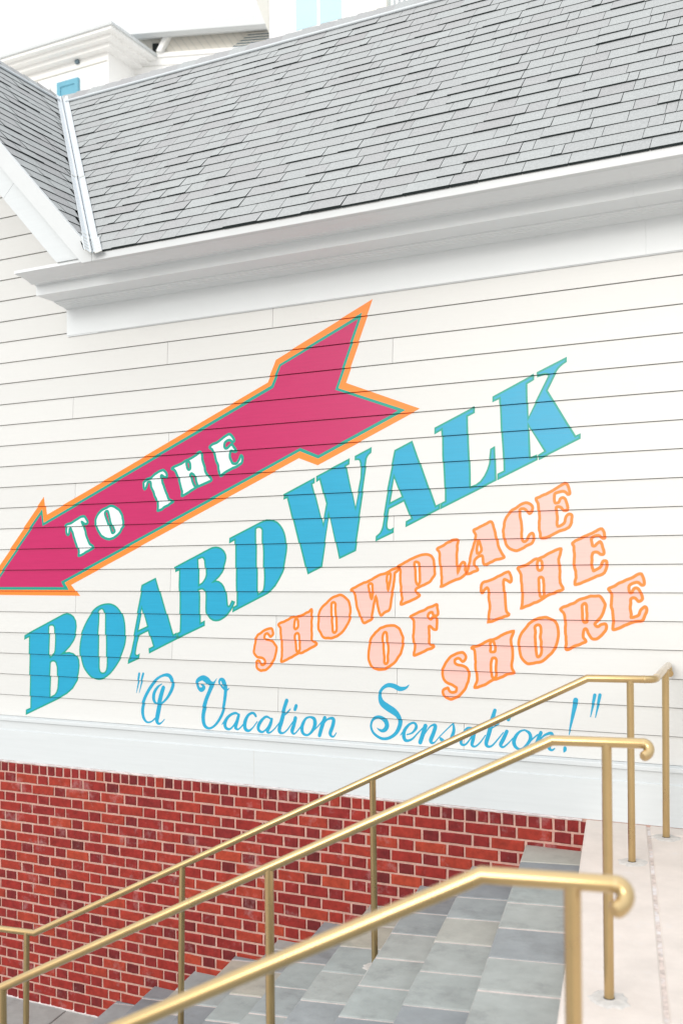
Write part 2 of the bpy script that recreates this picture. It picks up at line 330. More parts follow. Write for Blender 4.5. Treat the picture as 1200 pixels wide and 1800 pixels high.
 ('of the','H','wobbly',["-1708 1424 -1658 1444 -1608 1475 -1583 1478 -1530 1505 -1467 1532 -1463 1511 -1474 1473 -1469 1405 -1467 1343 -1452 1305 -1490 1291 -1546 1267 -1575 1246 -1631 1221 -1685 1200 -1689 1210 -1684 1287 -1691 1371 -1698 1406","-1583 1471 -1569 1457 -1569 1419 -1587 1412 -1597 1426 -1595 1459","-1577 1374 -1563 1357 -1560 1301 -1562 1268 -1574 1261 -1585 1274 -1588 1329 -1589 1364"]),
 ('of the','E','wobbly',["-1234 1636 -1218 1592 -1231 1585 -1254 1599 -1278 1593 -1292 1580 -1289 1546 -1275 1542 -1261 1559 -1241 1562 -1225 1504 -1239 1494 -1262 1508 -1286 1502 -1291 1464 -1288 1417 -1280 1407 -1243 1430 -1229 1457 -1212 1460 -1209 1440 -1223 1396 -1277 1373 -1324 1353 -1379 1332 -1386 1343 -1379 1377 -1388 1438 -1388 1506 -1391 1541 -1399 1558 -1390 1568 -1335 1594 -1281 1617"]),
 ('shore','S','wobbly',["-2044 935 -2027 919 -2028 898 -2045 885 -2061 899 -2077 900 -2093 889 -2090 871 -2068 863 -2036 858 -2014 837 -2007 810 -2014 768 -2031 730 -2060 693 -2092 670 -2125 662 -2154 670 -2167 694 -2163 718 -2140 726 -2128 711 -2108 700 -2089 707 -2085 728 -2101 740 -2134 750 -2159 768 -2172 798 -2169 835 -2152 872 -2119 910 -2080 929"]),
 ('shore','H','wobbly',["-1990 965 -1939 982 -1882 1013 -1857 1017 -1813 1039 -1745 1067 -1742 1052 -1752 1016 -1749 957 -1748 898 -1750 856 -1738 830 -1779 819 -1834 793 -1866 783 -1910 757 -1970 736 -1970 751 -1959 782 -1966 842 -1968 896 -1971 945","-1865 1005 -1851 996 -1848 954 -1864 942 -1878 950 -1875 994","-1858 911 -1843 903 -1843 847 -1848 801 -1859 796 -1869 810 -1872 858 -1869 903"]),
 ('shore','O','wobbly',["-1558 1148 -1522 1138 -1495 1116 -1481 1069 -1487 1017 -1500 976 -1529 940 -1571 903 -1614 890 -1650 883 -1680 900 -1698 929 -1706 976 -1706 1017 -1690 1059 -1660 1095 -1629 1125 -1593 1142","-1599 1105 -1584 1097 -1582 1050 -1579 997 -1577 950 -1592 926 -1607 937 -1609 996 -1612 1049 -1614 1090"]),
 ('shore','R','wobbly',["-1464 1198 -1428 1215 -1390 1229 -1356 1251 -1314 1263 -1267 1270 -1241 1261 -1228 1235 -1223 1212 -1231 1179 -1250 1146 -1273 1122 -1278 1111 -1264 1101 -1241 1111 -1220 1114 -1215 1095 -1232 1067 -1255 1043 -1276 1031 -1300 1040 -1316 1061 -1327 1086 -1339 1081 -1342 1046 -1328 1018 -1359 1003 -1397 986 -1428 970 -1440 977 -1437 1015 -1441 1067 -1441 1115 -1445 1167 -1462 1186","-1334 1227 -1324 1220 -1322 1173 -1320 1131 -1332 1121 -1343 1131 -1345 1173 -1348 1215"]),
 ('shore','E','wobbly',["-1026 1386 -1011 1337 -1024 1328 -1042 1344 -1060 1342 -1090 1324 -1088 1291 -1076 1291 -1065 1310 -1047 1312 -1034 1296 -1025 1255 -1043 1241 -1061 1257 -1084 1250 -1086 1213 -1084 1167 -1078 1151 -1044 1165 -1030 1195 -1012 1211 -1000 1200 -1006 1172 -1026 1140 -1071 1128 -1117 1111 -1167 1087 -1182 1089 -1178 1128 -1180 1175 -1187 1217 -1186 1268 -1193 1291 -1202 1307 -1174 1321 -1133 1345 -1092 1361 -1060 1377"]),
 ('to the','T','wobbly',["-5012 1759 -4969 1768 -4920 1792 -4878 1812 -4848 1813 -4827 1792 -4816 1768 -4828 1759 -4849 1764 -4869 1774 -4861 1755 -4843 1713 -4826 1665 -4803 1623 -4770 1601 -4776 1588 -4821 1572 -4863 1549 -4903 1536 -4905 1550 -4902 1573 -4917 1606 -4940 1659 -4958 1697 -4973 1730 -4985 1726 -4991 1693 -5007 1688 -5016 1703 -5015 1736"]),
 ('to the','O','wobbly',["-4605 1880 -4571 1867 -4542 1848 -4517 1815 -4506 1778 -4503 1750 -4524 1714 -4550 1683 -4585 1660 -4632 1650 -4672 1660 -4707 1684 -4736 1724 -4748 1762 -4741 1803 -4711 1839 -4676 1861 -4640 1874","-4652 1844 -4635 1835 -4624 1800 -4610 1758 -4590 1720 -4584 1702 -4596 1691 -4608 1700 -4625 1740 -4642 1772 -4659 1810 -4664 1833"]),
 ('to the','T','wobbly',["-4327 2035 -4271 2059 -4215 2088 -4168 2105 -4137 2084 -4131 2058 -4153 2059 -4176 2073 -4180 2051 -4157 1989 -4138 1944 -4115 1904 -4088 1891 -4147 1861 -4210 1831 -4212 1857 -4218 1895 -4241 1948 -4264 1994 -4275 2027 -4295 2027 -4308 1996 -4320 1987 -4331 2010"]),
 ('to the','H','wobbly',["-4090 2114 -4035 2136 -3981 2159 -3962 2161 -3912 2186 -3866 2212 -3852 2196 -3845 2151 -3830 2107 -3812 2062 -3779 2023 -3831 2000 -3884 1981 -3922 1966 -4007 1926 -4010 1951 -4022 1983 -4036 2035 -4051 2074 -4074 2100","-3964 2153 -3951 2141 -3943 2106 -3959 2098 -3970 2120 -3975 2143","-3929 2071 -3906 2054 -3895 2016 -3888 1989 -3905 1981 -3922 2004 -3937 2043 -3940 2062"]),
 ('to the','E','wobbly',["-3631 2313 -3599 2274 -3610 2262 -3632 2276 -3657 2271 -3672 2253 -3665 2225 -3647 2224 -3628 2241 -3610 2243 -3585 2211 -3592 2199 -3622 2204 -3636 2183 -3622 2139 -3608 2120 -3579 2121 -3560 2148 -3546 2169 -3535 2153 -3546 2117 -3594 2094 -3652 2073 -3704 2047 -3713 2063 -3722 2107 -3740 2152 -3754 2196 -3769 2222 -3787 2236 -3776 2247 -3731 2266 -3679 2294"]),
]
ARROW = ["-5219 1967 -5192 1837 -4806 1999 -3341 2625 -3280 2763 -2599 3065 -2783 2572 -2297 2376 -2985 2076 -3120 2128 -4973 1331 -4895 1254 -5841 1258",
 "-5238 1882 -5221 1780 -3316 2603 -3256 2731 -2667 2992 -2835 2544 -2387 2375 -2982 2117 -3114 2171 -5032 1347 -4992 1295 -5754 1296",
 "-5245 1850 -5228 1761 -3303 2590 -3247 2723 -2692 2964 -2852 2538 -2427 2375 -2982 2134 -3111 2188 -5060 1352 -5032 1311 -5723 1311"]
SCRIPT = [  # word, brush strokes in mm (x, z, width)
 ('open quote',["-4381 724 16 -4388 681 14 -4407 591 4","-4347 725 16 -4360 682 14 -4384 592 4"]),
 ('A',["-4197 660 6 -4229 639 16 -4256 602 22 -4262 563 23 -4250 535 17 -4223 525 11 -4187 535 13 -4147 572 18 -4116 622 23 -4103 667 23 -4115 705 26 -4142 723 23 -4185 718 16 -4232 693 17 -4280 646 22 -4325 580 22 -4350 520 23 -4358 468 23 -4347 423 20 -4319 396 13 -4283 401 10 -4251 425 10","-4183 636 27 -4198 592 30 -4215 527 31 -4231 449 32 -4236 410 27 -4220 391 16 -4197 400 9 -4174 423 6"]),
 ('Vacation',["-3879 670 6 -3861 663 17 -3857 648 25 -3876 636 28 -3897 647 19 -3906 672 18 -3898 698 25 -3862 715 32 -3832 705 39 -3802 683 34 -3776 684 19 -3761 700 8 -3750 715 4","-3791 671 30 -3810 629 26 -3833 578 26 -3849 527 28 -3861 470 26 -3858 426 25 -3843 396 21 -3809 385 14 -3768 407 15 -3731 452 18 -3708 497 19 -3696 541 20 -3688 598 22 -3685 647 24 -3691 684 30 -3702 706 27 -3716 713 18 -3729 701 14 -3726 680 12 -3706 656 12 -3684 643 14 -3666 648 9 -3660 655 5","-3712 417 6 -3692 445 9","-3586 487 10 -3610 496 15 -3647 483 16 -3679 453 21 -3690 418 22 -3680 395 19 -3652 390 13 -3623 415 10 -3599 454 10","-3585 486 18 -3595 451 22 -3607 410 22 -3605 398 18 -3584 394 10 -3547 430 9 -3523 472 9","-3456 485 15 -3468 499 16 -3487 503 15 -3515 486 18 -3535 448 24 -3538 414 24 -3528 394 21 -3504 389 15 -3476 411 9 -3445 450 7","-3343 473 10 -3374 486 14 -3401 472 17 -3429 437 22 -3436 407 20 -3422 390 17 -3398 389 12 -3367 418 9 -3343 456 7","-3337 473 17 -3347 439 22 -3367 398 22 -3356 385 12 -3329 400 9 -3290 442 7 -3251 498 6","-3225 597 24 -3243 545 23 -3263 471 26 -3279 417 24 -3275 394 20 -3252 390 11 -3221 413 9 -3183 465 7","-3255 494 6 -3212 530 10 -3197 547 6","-3165 489 23 -3176 443 23 -3187 406 23 -3172 390 11 -3146 412 8 -3115 453 7","-3156 568 21 -3164 545 21","-3063 502 11 -3033 494 20 -3024 465 24 -3034 432 20 -3056 401 14 -3082 388 13 -3108 398 18 -3117 427 22 -3109 460 20 -3089 491 14 -3063 502 11","-3056 401 10 -3004 447 7 -2963 495 8","-2956 503 22 -2975 448 24 -2991 392 22","-2978 442 6 -2945 489 11 -2908 503 16 -2894 492 22 -2901 453 22 -2916 413 22 -2909 394 15 -2891 392 10 -2874 416 5"]),
 ('Sensation',["-2385 733 4 -2405 715 15 -2444 707 26 -2483 722 26 -2522 725 23 -2556 706 18 -2576 674 17 -2576 643 24 -2560 613 35 -2523 589 39 -2484 568 37 -2457 544 28 -2446 516 26 -2451 480 24 -2474 438 20 -2514 409 17 -2559 400 16 -2599 414 15 -2627 438 14 -2639 474 13 -2626 511 15 -2589 529 20 -2549 515 27 -2533 485 26 -2542 459 25 -2564 447 18 -2587 454 10 -2598 463 3","-2444 429 5 -2421 461 7","-2402 435 7 -2369 447 10 -2344 477 17 -2346 499 15 -2363 507 12 -2390 494 14 -2416 462 19 -2423 431 21 -2414 403 19 -2392 400 14 -2364 414 11 -2336 444 8 -2297 484 7","-2284 494 24 -2303 433 24 -2316 395 24","-2292 439 5 -2259 487 8 -2232 503 13 -2221 494 21 -2233 453 22 -2249 412 22 -2241 397 15 -2222 403 7 -2195 435 6 -2130 500 7 -2109 519 6","-2109 515 10 -2105 481 17 -2115 446 19 -2131 422 13 -2158 413 10 -2179 419 19 -2187 426 15","-1996 501 8 -2025 495 12 -2047 462 15 -2060 425 17 -2056 401 15 -2031 403 10 -2001 441 8 -1979 482 7","-1975 490 15 -1987 434 20 -1993 401 16 -1972 395 10 -1942 421 8 -1913 462 6","-1854 610 19 -1871 552 23 -1892 472 23 -1907 419 21 -1897 400 15 -1872 406 10 -1839 443 8 -1806 485 6","-1875 504 6 -1830 535 8","-1785 493 19 -1806 446 21 -1821 415 19 -1807 402 11 -1778 424 8 -1749 457 6","-1768 575 18 -1774 561 18","-1680 507 9 -1653 491 17 -1647 460 19 -1669 424 14 -1702 398 11 -1732 408 17 -1743 438 21 -1729 474 17 -1705 499 11 -1680 507 9","-1669 424 8 -1629 465 8 -1605 486 8","-1587 498 19 -1609 443 19 -1622 404 17","-1598 452 6 -1566 485 11 -1530 499 16 -1523 480 19 -1535 441 19 -1539 414 17 -1523 405 11 -1508 416 6"]),
 ('exclamation stroke',["-1387 692 26 -1401 625 20 -1427 498 5"]),
 ('exclamation dot',["-1450 422 18 -1451 410 17 -1456 400 6"]),
 ('close quote',["-1282 725 17 -1291 681 14 -1307 604 5","-1254 727 17 -1263 682 14 -1280 602 5"]),
]

# ------------------------------------------------------------------ setting: ground, landings
P2 = Vector((-0.946, -0.761, 0))                 # foot of the far rail's corner post
DV = Vector((-0.981, -0.195, 0))                 # down the stairs
NV = Vector((0.195, -0.981, 0))                  # along a tread, away from the wall
ZL = 0.045                                       # upper landing
RISE, RUN, S0 = 0.156, 0.317, 0.235
ZT = [-0.133 - RISE * i for i in range(10)]      # tread tops
ZLOW = -1.685

def F(s, n, z):
    v = P2 + DV * s + NV * n
    return (v.x, v.y, z)

g = MB()
g.add([(-300, -300, -1.78), (300, -300, -1.78), (300, 300, -1.78), (-300, 300, -1.78)], [(0, 1, 2, 3)])
setting(g.build('ground', M['ground']))

g = MB()                                          # flagstones of the lower landing, bedded in mortar
g.box(3.30, 9.0, -4.0, 7.0, -1.78, ZLOW - 0.012, 1, frame=F)
s = 3.40
while s < 6.4:
    wd = random.choice((0.30, 0.46, 0.46, 0.61))
    n = -4.0 + random.random() * 0.3
    while n < 2.0:
        ln = random.choice((0.30, 0.46, 0.61, 0.76))
        g.slab(s + 0.005, s + wd - 0.005, n + 0.005, n + ln - 0.005, ZLOW - 0.03, ZLOW + random.uniform(-0.002, 0.002),
               0.003, 0, random.random(), F, 0.002)
        n += ln
    s += wd
setting(g.build('lower_landing', [M['stone'], M['joint']]))

g = MB()                                          # upper landing: poured slabs with control joints
nj = [-1.9, 0.62, 3.2, 5.9, 9.0]
rows = [(S0, -0.082, [-3.0, 9.0]), (-0.098, -1.55, [-3.0, -0.53, 1.95, 4.5, 9.0]), (-1.562, -3.2, [-3.0, -0.6, 2.0, 4.5, 9.0]),
        (-3.212, -9.0, [-3.0, 0.5, 4.5, 9.0])]
g.box(S0 - 0.02, -9.0, -3.0, 9.0, -1.78, ZL - 0.007, 1, frame=F)
for (a, b, cuts) in rows:
    for c0, c1 in zip(cuts[:-1], cuts[1:]):
        g.slab(b, a, c0 + 0.004, c1 - 0.004, ZL - 0.10, ZL + random.uniform(-0.001, 0.001), 0.006, 0, random.random(), F)
setting(g.build('upper_landing', [M['concrete'], M['gap']]))

# ------------------------------------------------------------------ stairs
st = thing('stone_stairs', 'broad flight of grey bluestone steps running down along the red brick wall', 'stairs', F(1.7, 1.5, -1.78))
for i, z in enumerate(ZT):
    a, b = S0 + RUN * i, S0 + RUN * (i + 1)
    g = MB()
    g.box(a + 0.004, b + 0.012, -2.2, 6.5, z - 0.06, z - 0.004, 1, frame=F)
    n = -2.2 + (0.16 if i % 2 else 0.0) + random.uniform(-0.03, 0.03)
    if i == 0: n = -2.2 + 0.012
    while n < 6.5:
        ln = 0.335 + random.uniform(-0.012, 0.02)
        g.slab(a + 0.003, b + 0.016 + random.uniform(-0.002, 0.002), n + 0.0065, n + ln - 0.0065, z - 0.05,
               z + random.uniform(-0.0015, 0.0015), 0.006, 0, random.random(), F, 0.0015)
        n += ln
    g.build('tread', [M['stone'], M['joint']], st)
    g = MB()
    n = -2.2
    while n < 6.5:
        ln = random.uniform(0.4, 0.6)
        g.box(b - 0.045, b - 0.010, n + 0.003, n + ln - 0.003, z - RISE + 0.001, z - 0.052, 0, random.random(), F)
        n += ln
    g.build('riser', [M['stone']], st)
g = MB()
for i, z in enumerate(ZT):
    g.box(S0 - 0.01 if i == 0 else S0 + RUN * i - 0.05, S0 + RUN * (i + 1) - 0.046, -2.15, 6.45, -1.78, z - 0.062, 0, frame=F)
g.build('stair_core', [M['joint']], st)

# ------------------------------------------------------------------ the clapboard building
GAP, DEEP = 0.0046, 0.009                         # shadow channel under each lap: height and depth
EX, ZB, OUT, IN = 0.15275, 0.368, 0.012, 0.003   # board exposure, first board, lap and head depth
XB, YE, ZE, WR, TP = -4.298, -0.56, 3.449, 2.099, 1.08
CP = 1 / math.hypot(1, TP); SP = TP * CP
XR, XL = 3.6, -8.35
bld = thing('boardwalk_hall', 'cream white clapboard hall with a grey shingle roof, red brick base and painted arrow sign', 'building', (-3, 1.4, -1.78))

JX = {5: (-4.935, -2.47), 6: (-4.114,), 3: (-4.106,), 4: (-3.297,), 1: (-3.288,), 8: (-2.475,), 2: (-2.463,), 0: (-2.043,),
      12: (-4.118,), 7: (-3.295,), 14: (-4.941,), 13: (-3.315,), 9: (-5.75,), 10: (-4.93,), 11: (-3.29,), 15: (-2.47, -6.1), 16: (-4.12,), 17: (-3.3, -5.76)}
g = MB()
def board(x0, x1, z0, z1, x0t=None, x1t=None, t=0.5):
    x0t = x0 if x0t is None else x0t; x1t = x1 if x1t is None else x1t
    zb_ = z0 + GAP
    g.add([(x0, -OUT, zb_), (x1, -OUT, zb_), (x1t, -IN, z1), (x0t, -IN, z1), (x0, DEEP, zb_), (x1, DEEP, zb_),
           (x0t, DEEP, z1), (x1t, DEEP, z1), (x0t, DEEP, z1 + GAP), (x1t, DEEP, z1 + GAP)],
          [(0, 1, 2, 3), (4, 5, 1, 0), (3, 2, 7, 6), (6, 7, 9, 8), (4, 0, 3, 6), (1, 5, 7, 2)], 0, t)
k = 0
XPK = XB - WR                                     # the wing's gable peak
while True:
    z0 = ZB + k * EX; z1 = z0 + EX
    if z0 > ZE + WR * TP: break
    if z1 < 3.42:
        xs = [XL] + sorted(JX.get(k, (random.uniform(-7, -5),))) + [XR]
        for a, b in zip(xs[:-1], xs[1:]):
            board(a + (0.0012 if a > XL else 0), b - (0.0012 if b < XR else 0), z0, z1, t=random.random())
    else:
        h0, h1 = WR - (z0 - ZE) / TP, max(0.0, WR - (z1 - ZE) / TP)
        board(XPK - h0, XPK + h0, z0, z1, XPK - h1, XPK + h1, random.random())
    k += 1
g.box(XL, XR, 0.0135, 0.10, -1.75, 3.42)
g.add([(XL, 0.0135, 3.41), (XB, 0.0135, 3.41), (XPK, 0.0135, ZE + WR * TP - 0.03)], [(0, 1, 2)])
g.box(XL, XL + 0.1, 0.10, 2.9, -1.75, 3.42); g.box(XR - 0.1, XR, 0.10, 2.9, -1.75, 3.42); g.box(XL, XR, 2.9, 3.0, -1.75, 3.42)
siding = g.build('siding_wall', [M['siding']], bld)

# base boards under the siding
g = MB()
YZ = lambda u, p, q: (u, p, q)
g.prism([(0.0, 0.3705), (-0.014, 0.3705), (-0.050, 0.364), (-0.052, 0.360), (-0.052, 0.340), (-0.048, 0.3375), (-0.037, 0.3375),
         (-0.037, 0.274), (-0.045, 0.269), (-0.045, 0.049), (0.0, 0.049)], XL, XR, YZ)
for x in (-5.9, -3.45, -0.62):
    g.box(x - 0.001, x + 0.001, -0.0458, -0.04, 0.05, 0.268, 1)
g.build('base_board', [M['base'], M['bgrey']], bld)

# brick foundation in flemish bond under a rowlock course
g = MB()
g.box(XL, -0.80, -0.041, -0.0005, -1.75, 0.0475, 1)
MB0 = g
def brick(x0, x1, z0, z1, t):
    j = lambda a=0.0016: random.uniform(-a, a)
    y0 = -0.0475 + random.uniform(-0.0015, 0.0015)
    xm = x0 + (x1 - x0) * random.uniform(0.3, 0.7); xn = x0 + (x1 - x0) * random.uniform(0.3, 0.7)
    c = [(x0 + j(), z0 + j()), (xm, z0 + j(0.0022)), (x1 + j(), z0 + j()), (x1 + j(), z1 + j()), (xn, z1 + j(0.0022)), (x0 + j(), z1 + j())]
    m = ((x0 + x1) / 2, (z0 + z1) / 2)
    e = 0.004
    ins = [(p[0] + (0 if i in (1, 4) else e if p[0] < m[0] else -e), p[1] + (e if p[1] < m[1] else -e)) for i, p in enumerate(c)]
    # two extra points along the long edges roughen the outline of a stretcher
    vs = [(p[0], y0 + random.uniform(-0.0008, 0.0008), p[1]) for p in ins] + [(p[0], y0 + 0.0035, p[1]) for p in c] + [(p[0], -0.039, p[1]) for p in c]
    fs = [(0, 1, 2, 3, 4, 5)]
    for q in (0, 6):
        for i in range(6):
            n = (i + 1) % 6
            fs.append((q + i, q + 6 + i, q + 6 + n, q + n))
    g.add(vs, fs, 0, t)
x = XL + 0.02
while x < -1.2:
    w = 0.0735 + random.uniform(-0.002, 0.002)
    brick(x + 0.0068, x + w - 0.0068, -0.031, 0.030, min(1, max(0, random.gauss(0.42, 0.16))))
    x += w
CH = 0.0718
for r in range(25):
    zt = -0.036 - r * CH; zb = zt - CH
    x = XL + 0.01 + ((-5.5976 - XL) % 0.3135) - 0.3135 + (0.157 if r % 2 else 0)
    while x < -1.15:
        w = 0.106 + random.uniform(-0.004, 0.004)
        t = min(1, max(0, random.gauss(0.36, 0.15)))
        brick(x + 0.0068, x + w - 0.0068, zb + 0.0068, zt - 0.0068, t)
        t = min(1, max(0, random.gauss(0.70, 0.15)))
        brick(x + w + 0.0068, x + 0.3135 - 0.0068 + random.uniform(-0.003, 0.003), zb + 0.0068, zt - 0.0068, t)
        x += 0.3135
# rough line of caulk where the bricks meet the board, and another at the foot
for (zz, h, dep) in ((0.0415, 0.0075, 0.020), (ZLOW + 0.004, 0.012, 0.020)):
    n = 170
    vs = []
    for i in range(n + 1):
        x = -7.6 + i * (6.25 / n)
        a = random.uniform(0.6, 1.15)
        vs += [(x, -0.040, zz + h * a), (x, -0.032 - dep * random.uniform(0.75, 1.05), zz + h * 0.4 * a), (x, -0.032 - dep * 0.7, zz - h * random.uniform(0.5, 1.2)), (x, -0.040, zz - h * random.uniform(0.9, 1.5))]
    fs = []
    for i in range(n):
        for q in range(3):
            fs.append((i * 4 + q, i * 4 + q + 1, i * 4 + 5 + q, i * 4 + 4 + q))
    g.add(vs, fs, 2)
g.build('brick_foundation', [M['brick'], M['mortar'], M['caulk']], bld)

# frieze, bed mould, soffit and crown
XC = -4.98
g = MB()
g.box(XC, -4.712, -0.020, 0.0, 3.100, 3.30); g.box(-4.7105, -0.98405, -0.0225, 0.0, 3.0965, 3.30)
g.box(-0.9835, XR, -0.0225, 0.0, 3.0965, 3.30)
g.box(XC + 0.002, XR, -0.016, 0, 3.0925, 3.1005)
g.build('frieze_board', [M['trim']], bld)
g = MB()
prof = [(0.0, 3.431), (-0.523, 3.431), (-0.525, 3.413), (-0.505, 3.409), (-0.470, 3.407), (-0.435, 3.402), (-0.405, 3.394), (-0.385, 3.386),
        (-0.378, 3.384), (-0.376, 3.378), (-0.360, 3.378), (-0.352, 3.383), (-0.338, 3.383), (-0.331, 3.380), (-0.322, 3.381), (-0.322, 3.313),
        (-0.152, 3.313), (-0.152, 3.306), (-0.130, 3.304), (-0.128, 3.300), (-0.098, 3.299), (-0.096, 3.295), (-0.060, 3.293),
        (-0.044, 3.289), (-0.036, 3.286), (-0.030, 3.286), (-0.030, 3.283), (0.0, 3.283)]
g.prism(prof, XC, -4.7, YZ)
prof2 = [(p[0] - (0.003 if p[0] < 0 else 0), p[1] - (0.002 if p[1] < 3.43 else 0)) for p in prof]
g.prism(prof2, -4.699, -0.98905, YZ); g.prism(prof2, -0.9885, XR, YZ)
g.build('cornice', [M['trim']], bld)

# eave fascia along the hall and rake fascia up the wing
g = MB()
g.prism([(YE, 3.443), (YE - 0.004, 3.440), (YE - 0.004, 3.392), (YE + 0.004, 3.388), (YE + 0.03, 3.388), (YE + 0.03, 3.443)], XB - 0.02, XR + 0.2, YZ)
g.build('eave_fascia', [M['bright']], bld)
for sgn in (1, -1):
    g = MB()
    def RK(u, p, q, sgn=sgn):
        lx = XB if sgn > 0 else XB - 2 * WR
        return (lx - sgn * u * CP + sgn * q * SP, p, ZE + u * SP + q * CP)
    L = WR / CP
    def strip(qt, qb, zc, xmax, y0, y1, u1=L, u0=None):
        """board between heights qt and qb square to the rake, its foot cut level at zc"""
        ut = (zc - ZE - qt * CP) / SP; ub = (zc - ZE - qb * CP) / SP
        p = [RK(ub if u0 is None else u0, 0, qb), RK(u1, 0, qb), RK(u1, 0, qt), RK(ut if u0 is None else u0, 0, qt)]
        p = [(v[0], v[2]) for v in p]
        if xmax is not None and u0 is None:
            lim = XB + xmax if sgn > 0 else XB - 2 * WR - xmax
            k = (lim - p[2][0]) / (p[3][0] - p[2][0])
            p = p[:3] + [(lim, p[2][1] + (p[3][1] - p[2][1]) * k), (lim, zc)]
        g.prism(p, y0, y1, lambda u, a, c: (a, u, c))
    strip(0.012, -0.094, 3.389, 0.006, YE - 0.007, YE + 0.02)
    g.build('rake_fascia', [M['bright']], bld)
    g = MB()
    strip(-0.088, -0.235, 3.432, None, YE + 0.0205, YE + 0.045, 0.86)
    strip(-0.088, -0.2345, 3.432, None, YE + 0.021, YE + 0.045, L, 0.8625)
    g.prism([(YE + 0.045, -0.09), (YE + 0.045, -0.10), (-0.002, -0.10), (-0.002, -0.09)], 0.12, L, RK)
    g.build('rake_board', [M['base']], bld)

# shingled slopes: every tab a thin wedge of its own thickness and shade
LS = WR / CP
def slope_main(u, t, h): return (u, YE + t * CP - h * SP, ZE + t * SP + h * CP)
def slope_wing(u, t, h): return (XB - t * CP + h * SP, u, ZE + t * SP + h * CP)
def slope_wing_far(u, t, h): return (XB - 2 * WR + t * CP - h * SP, u, ZE + t * SP + h * CP)
def slope_main_far(u, t, h): return (u, YE + 2 * WR - t * CP + h * SP, ZE + t * SP + h * CP)

def shingles(name, fn, lo, hi, flip=1, seed=1):
    """lo(t), hi(t): limits along the slope at height t"""
    rnd = random.Random(seed)
    g = MB()
    N = 24                                         # solid deck beneath
    for i in range(N):
        a, b = LS * i / N, LS * (i + 1) / N
        g.add([fn(lo(a), a, -0.004), fn(hi(a), a, -0.004), fn(hi(b), b, -0.004), fn(lo(b), b, -0.004)], [(0, 1, 2, 3)], 1)
    tc_, t0 = [], -0.018
    while t0 < LS - 0.05:
        ex = 0.114 + 0.020 * max(0, t0) / LS
        tc_.append((t0, ex)); t0 += ex
    for t0, EXPO in tc_:
        t1 = min(LS, t0 + EXPO * 1.5)
        umin, umax = min(lo(t0), lo(t1)), max(hi(t0), hi(t1))
        u = umin - rnd.uniform(0, 0.25)
        wav = rnd.uniform(0, 6)
        tint = 0.5
        while u < umax:
            w = rnd.choice((0.12, 0.15, 0.18, 0.20, 0.23, 0.25, 0.19, 0.06)) + rnd.uniform(-0.015, 0.015)
            a, b = u, u + w
            u = b + 0.0030
            ab, at = max(a, lo(t0)), max(a, lo(t1)); bb, bt = min(b, hi(t0)), min(b, hi(t1))
            if bb - ab < 0.004 and bt - at < 0.004: continue
            bb = max(bb, ab); bt = max(bt, at)
            th = rnd.choice((0.0085, 0.009, 0.0095, 0.0092, 0.0098, 0.0125, 0.0135)) + 0.0008 * math.sin(u * 3 + wav)
            lift = rnd.uniform(0, 0.0012)
            tint = min(1, max(0, rnd.gauss(0.5, 0.15)))
            dt = 0.0016 * math.sin(u * 2.1 + wav) + rnd.uniform(-0.001, 0.001)
            vs = [fn(ab, t0 + dt, th + lift), fn(bb, t0 + dt, th + rnd.uniform(0, 0.0012)), fn(bt, t1, 0.0015), fn(at, t1, 0.0015),
                  fn(ab, t0 + dt, -0.003), fn(bb, t0 + dt, -0.003)]
            g.add(vs, [(0, 1, 2, 3)], 0, tint)
            g.add([vs[4], vs[5], vs[1], vs[0], vs[3], vs[2]], [(0, 1, 2, 3), (0, 3, 4), (2, 1, 5)], 1)  # butt and side edges coloured near black as painted shadow lines
    return g.build(name, [M['shingle'], M['deck_edge_shade']], bld)
VF = 0.055                                        # flashing half width, square to the valley
hallroof = shingles('roof_slope', slope_main, lambda t: XB - t * CP + VF * 1.35, lambda t: XR + 0.25, seed=3)
wingroof = shingles('roof_slope', slope_wing, lambda t: YE - 0.002, lambda t: YE + t * CP - VF * 1.25, seed=4)
g = MB()
for fn, a, b in ((slope_wing_far, YE, YE + WR), (slope_main_far, XB - 2 * WR, XR + 0.25)):
    g.add([fn(a, 0, 0), fn(b, 0, 0), fn(b, LS, 0), fn(a, LS, 0)], [(0, 1, 2, 3)], 0, 0.5)
g.add([slope_main(XB - 2 * WR, 0, -0.01), slope_main(XPK, LS, -0.01), slope_main(XB - 2 * WR, LS, -0.01)], [(0, 1, 2)], 0, 0.5)
g.add([(XR, 0.0, 3.42), (XR, 2.98, 3.42), (XR, YE + WR, ZE + WR * TP - 0.03)], [(0, 1, 2)], 1)
g.build('roof_slope', [M['shingle'], M['siding']], bld)

# ridge caps
def ridge(fn, a, b, seed):
    rnd = random.Random(seed)
    g = MB()
    u = a
    sg = 1 if b > a else -1
    while (b - u) * sg > 0.01:
        w = 0.165 + rnd.uniform(-0.01, 0.01)
        v = u + sg * (w + 0.05)
        if (v - b) * sg > 0: v = b
        h0, h1 = 0.020 + rnd.uniform(0, 0.004), 0.010
        q = 0.15
        vs = [fn(u, -q, h0), fn(u, 0, h0), fn(u, q, h0), fn(v, -q, h1), fn(v, 0, h1), fn(v, q, h1),
              fn(u, -q, h0 - 0.008), fn(u, 0, h0 - 0.008), fn(u, q, h0 - 0.008)]
        g.add(vs, [(0, 1, 4, 3), (1, 2, 5, 4), (6, 7, 1, 0), (7, 8, 2, 1), (6, 0, 3), (2, 8, 5)], 0, min(1, max(0, rnd.gauss(0.35, 0.2))))
        u += sg * w
    return g.build('ridge_cap', [M['shingle']], bld)
ZR = ZE + WR * TP
ridge(lambda u, p, h: (u, YE + WR + p * CP, ZR - abs(p) * SP + h), XPK + 0.02, XR + 0.25, 5)
ridge(lambda u, p, h: (XPK + p * CP, u, ZR - abs(p) * SP + h), YE - 0.01, YE + WR - 0.05, 6)
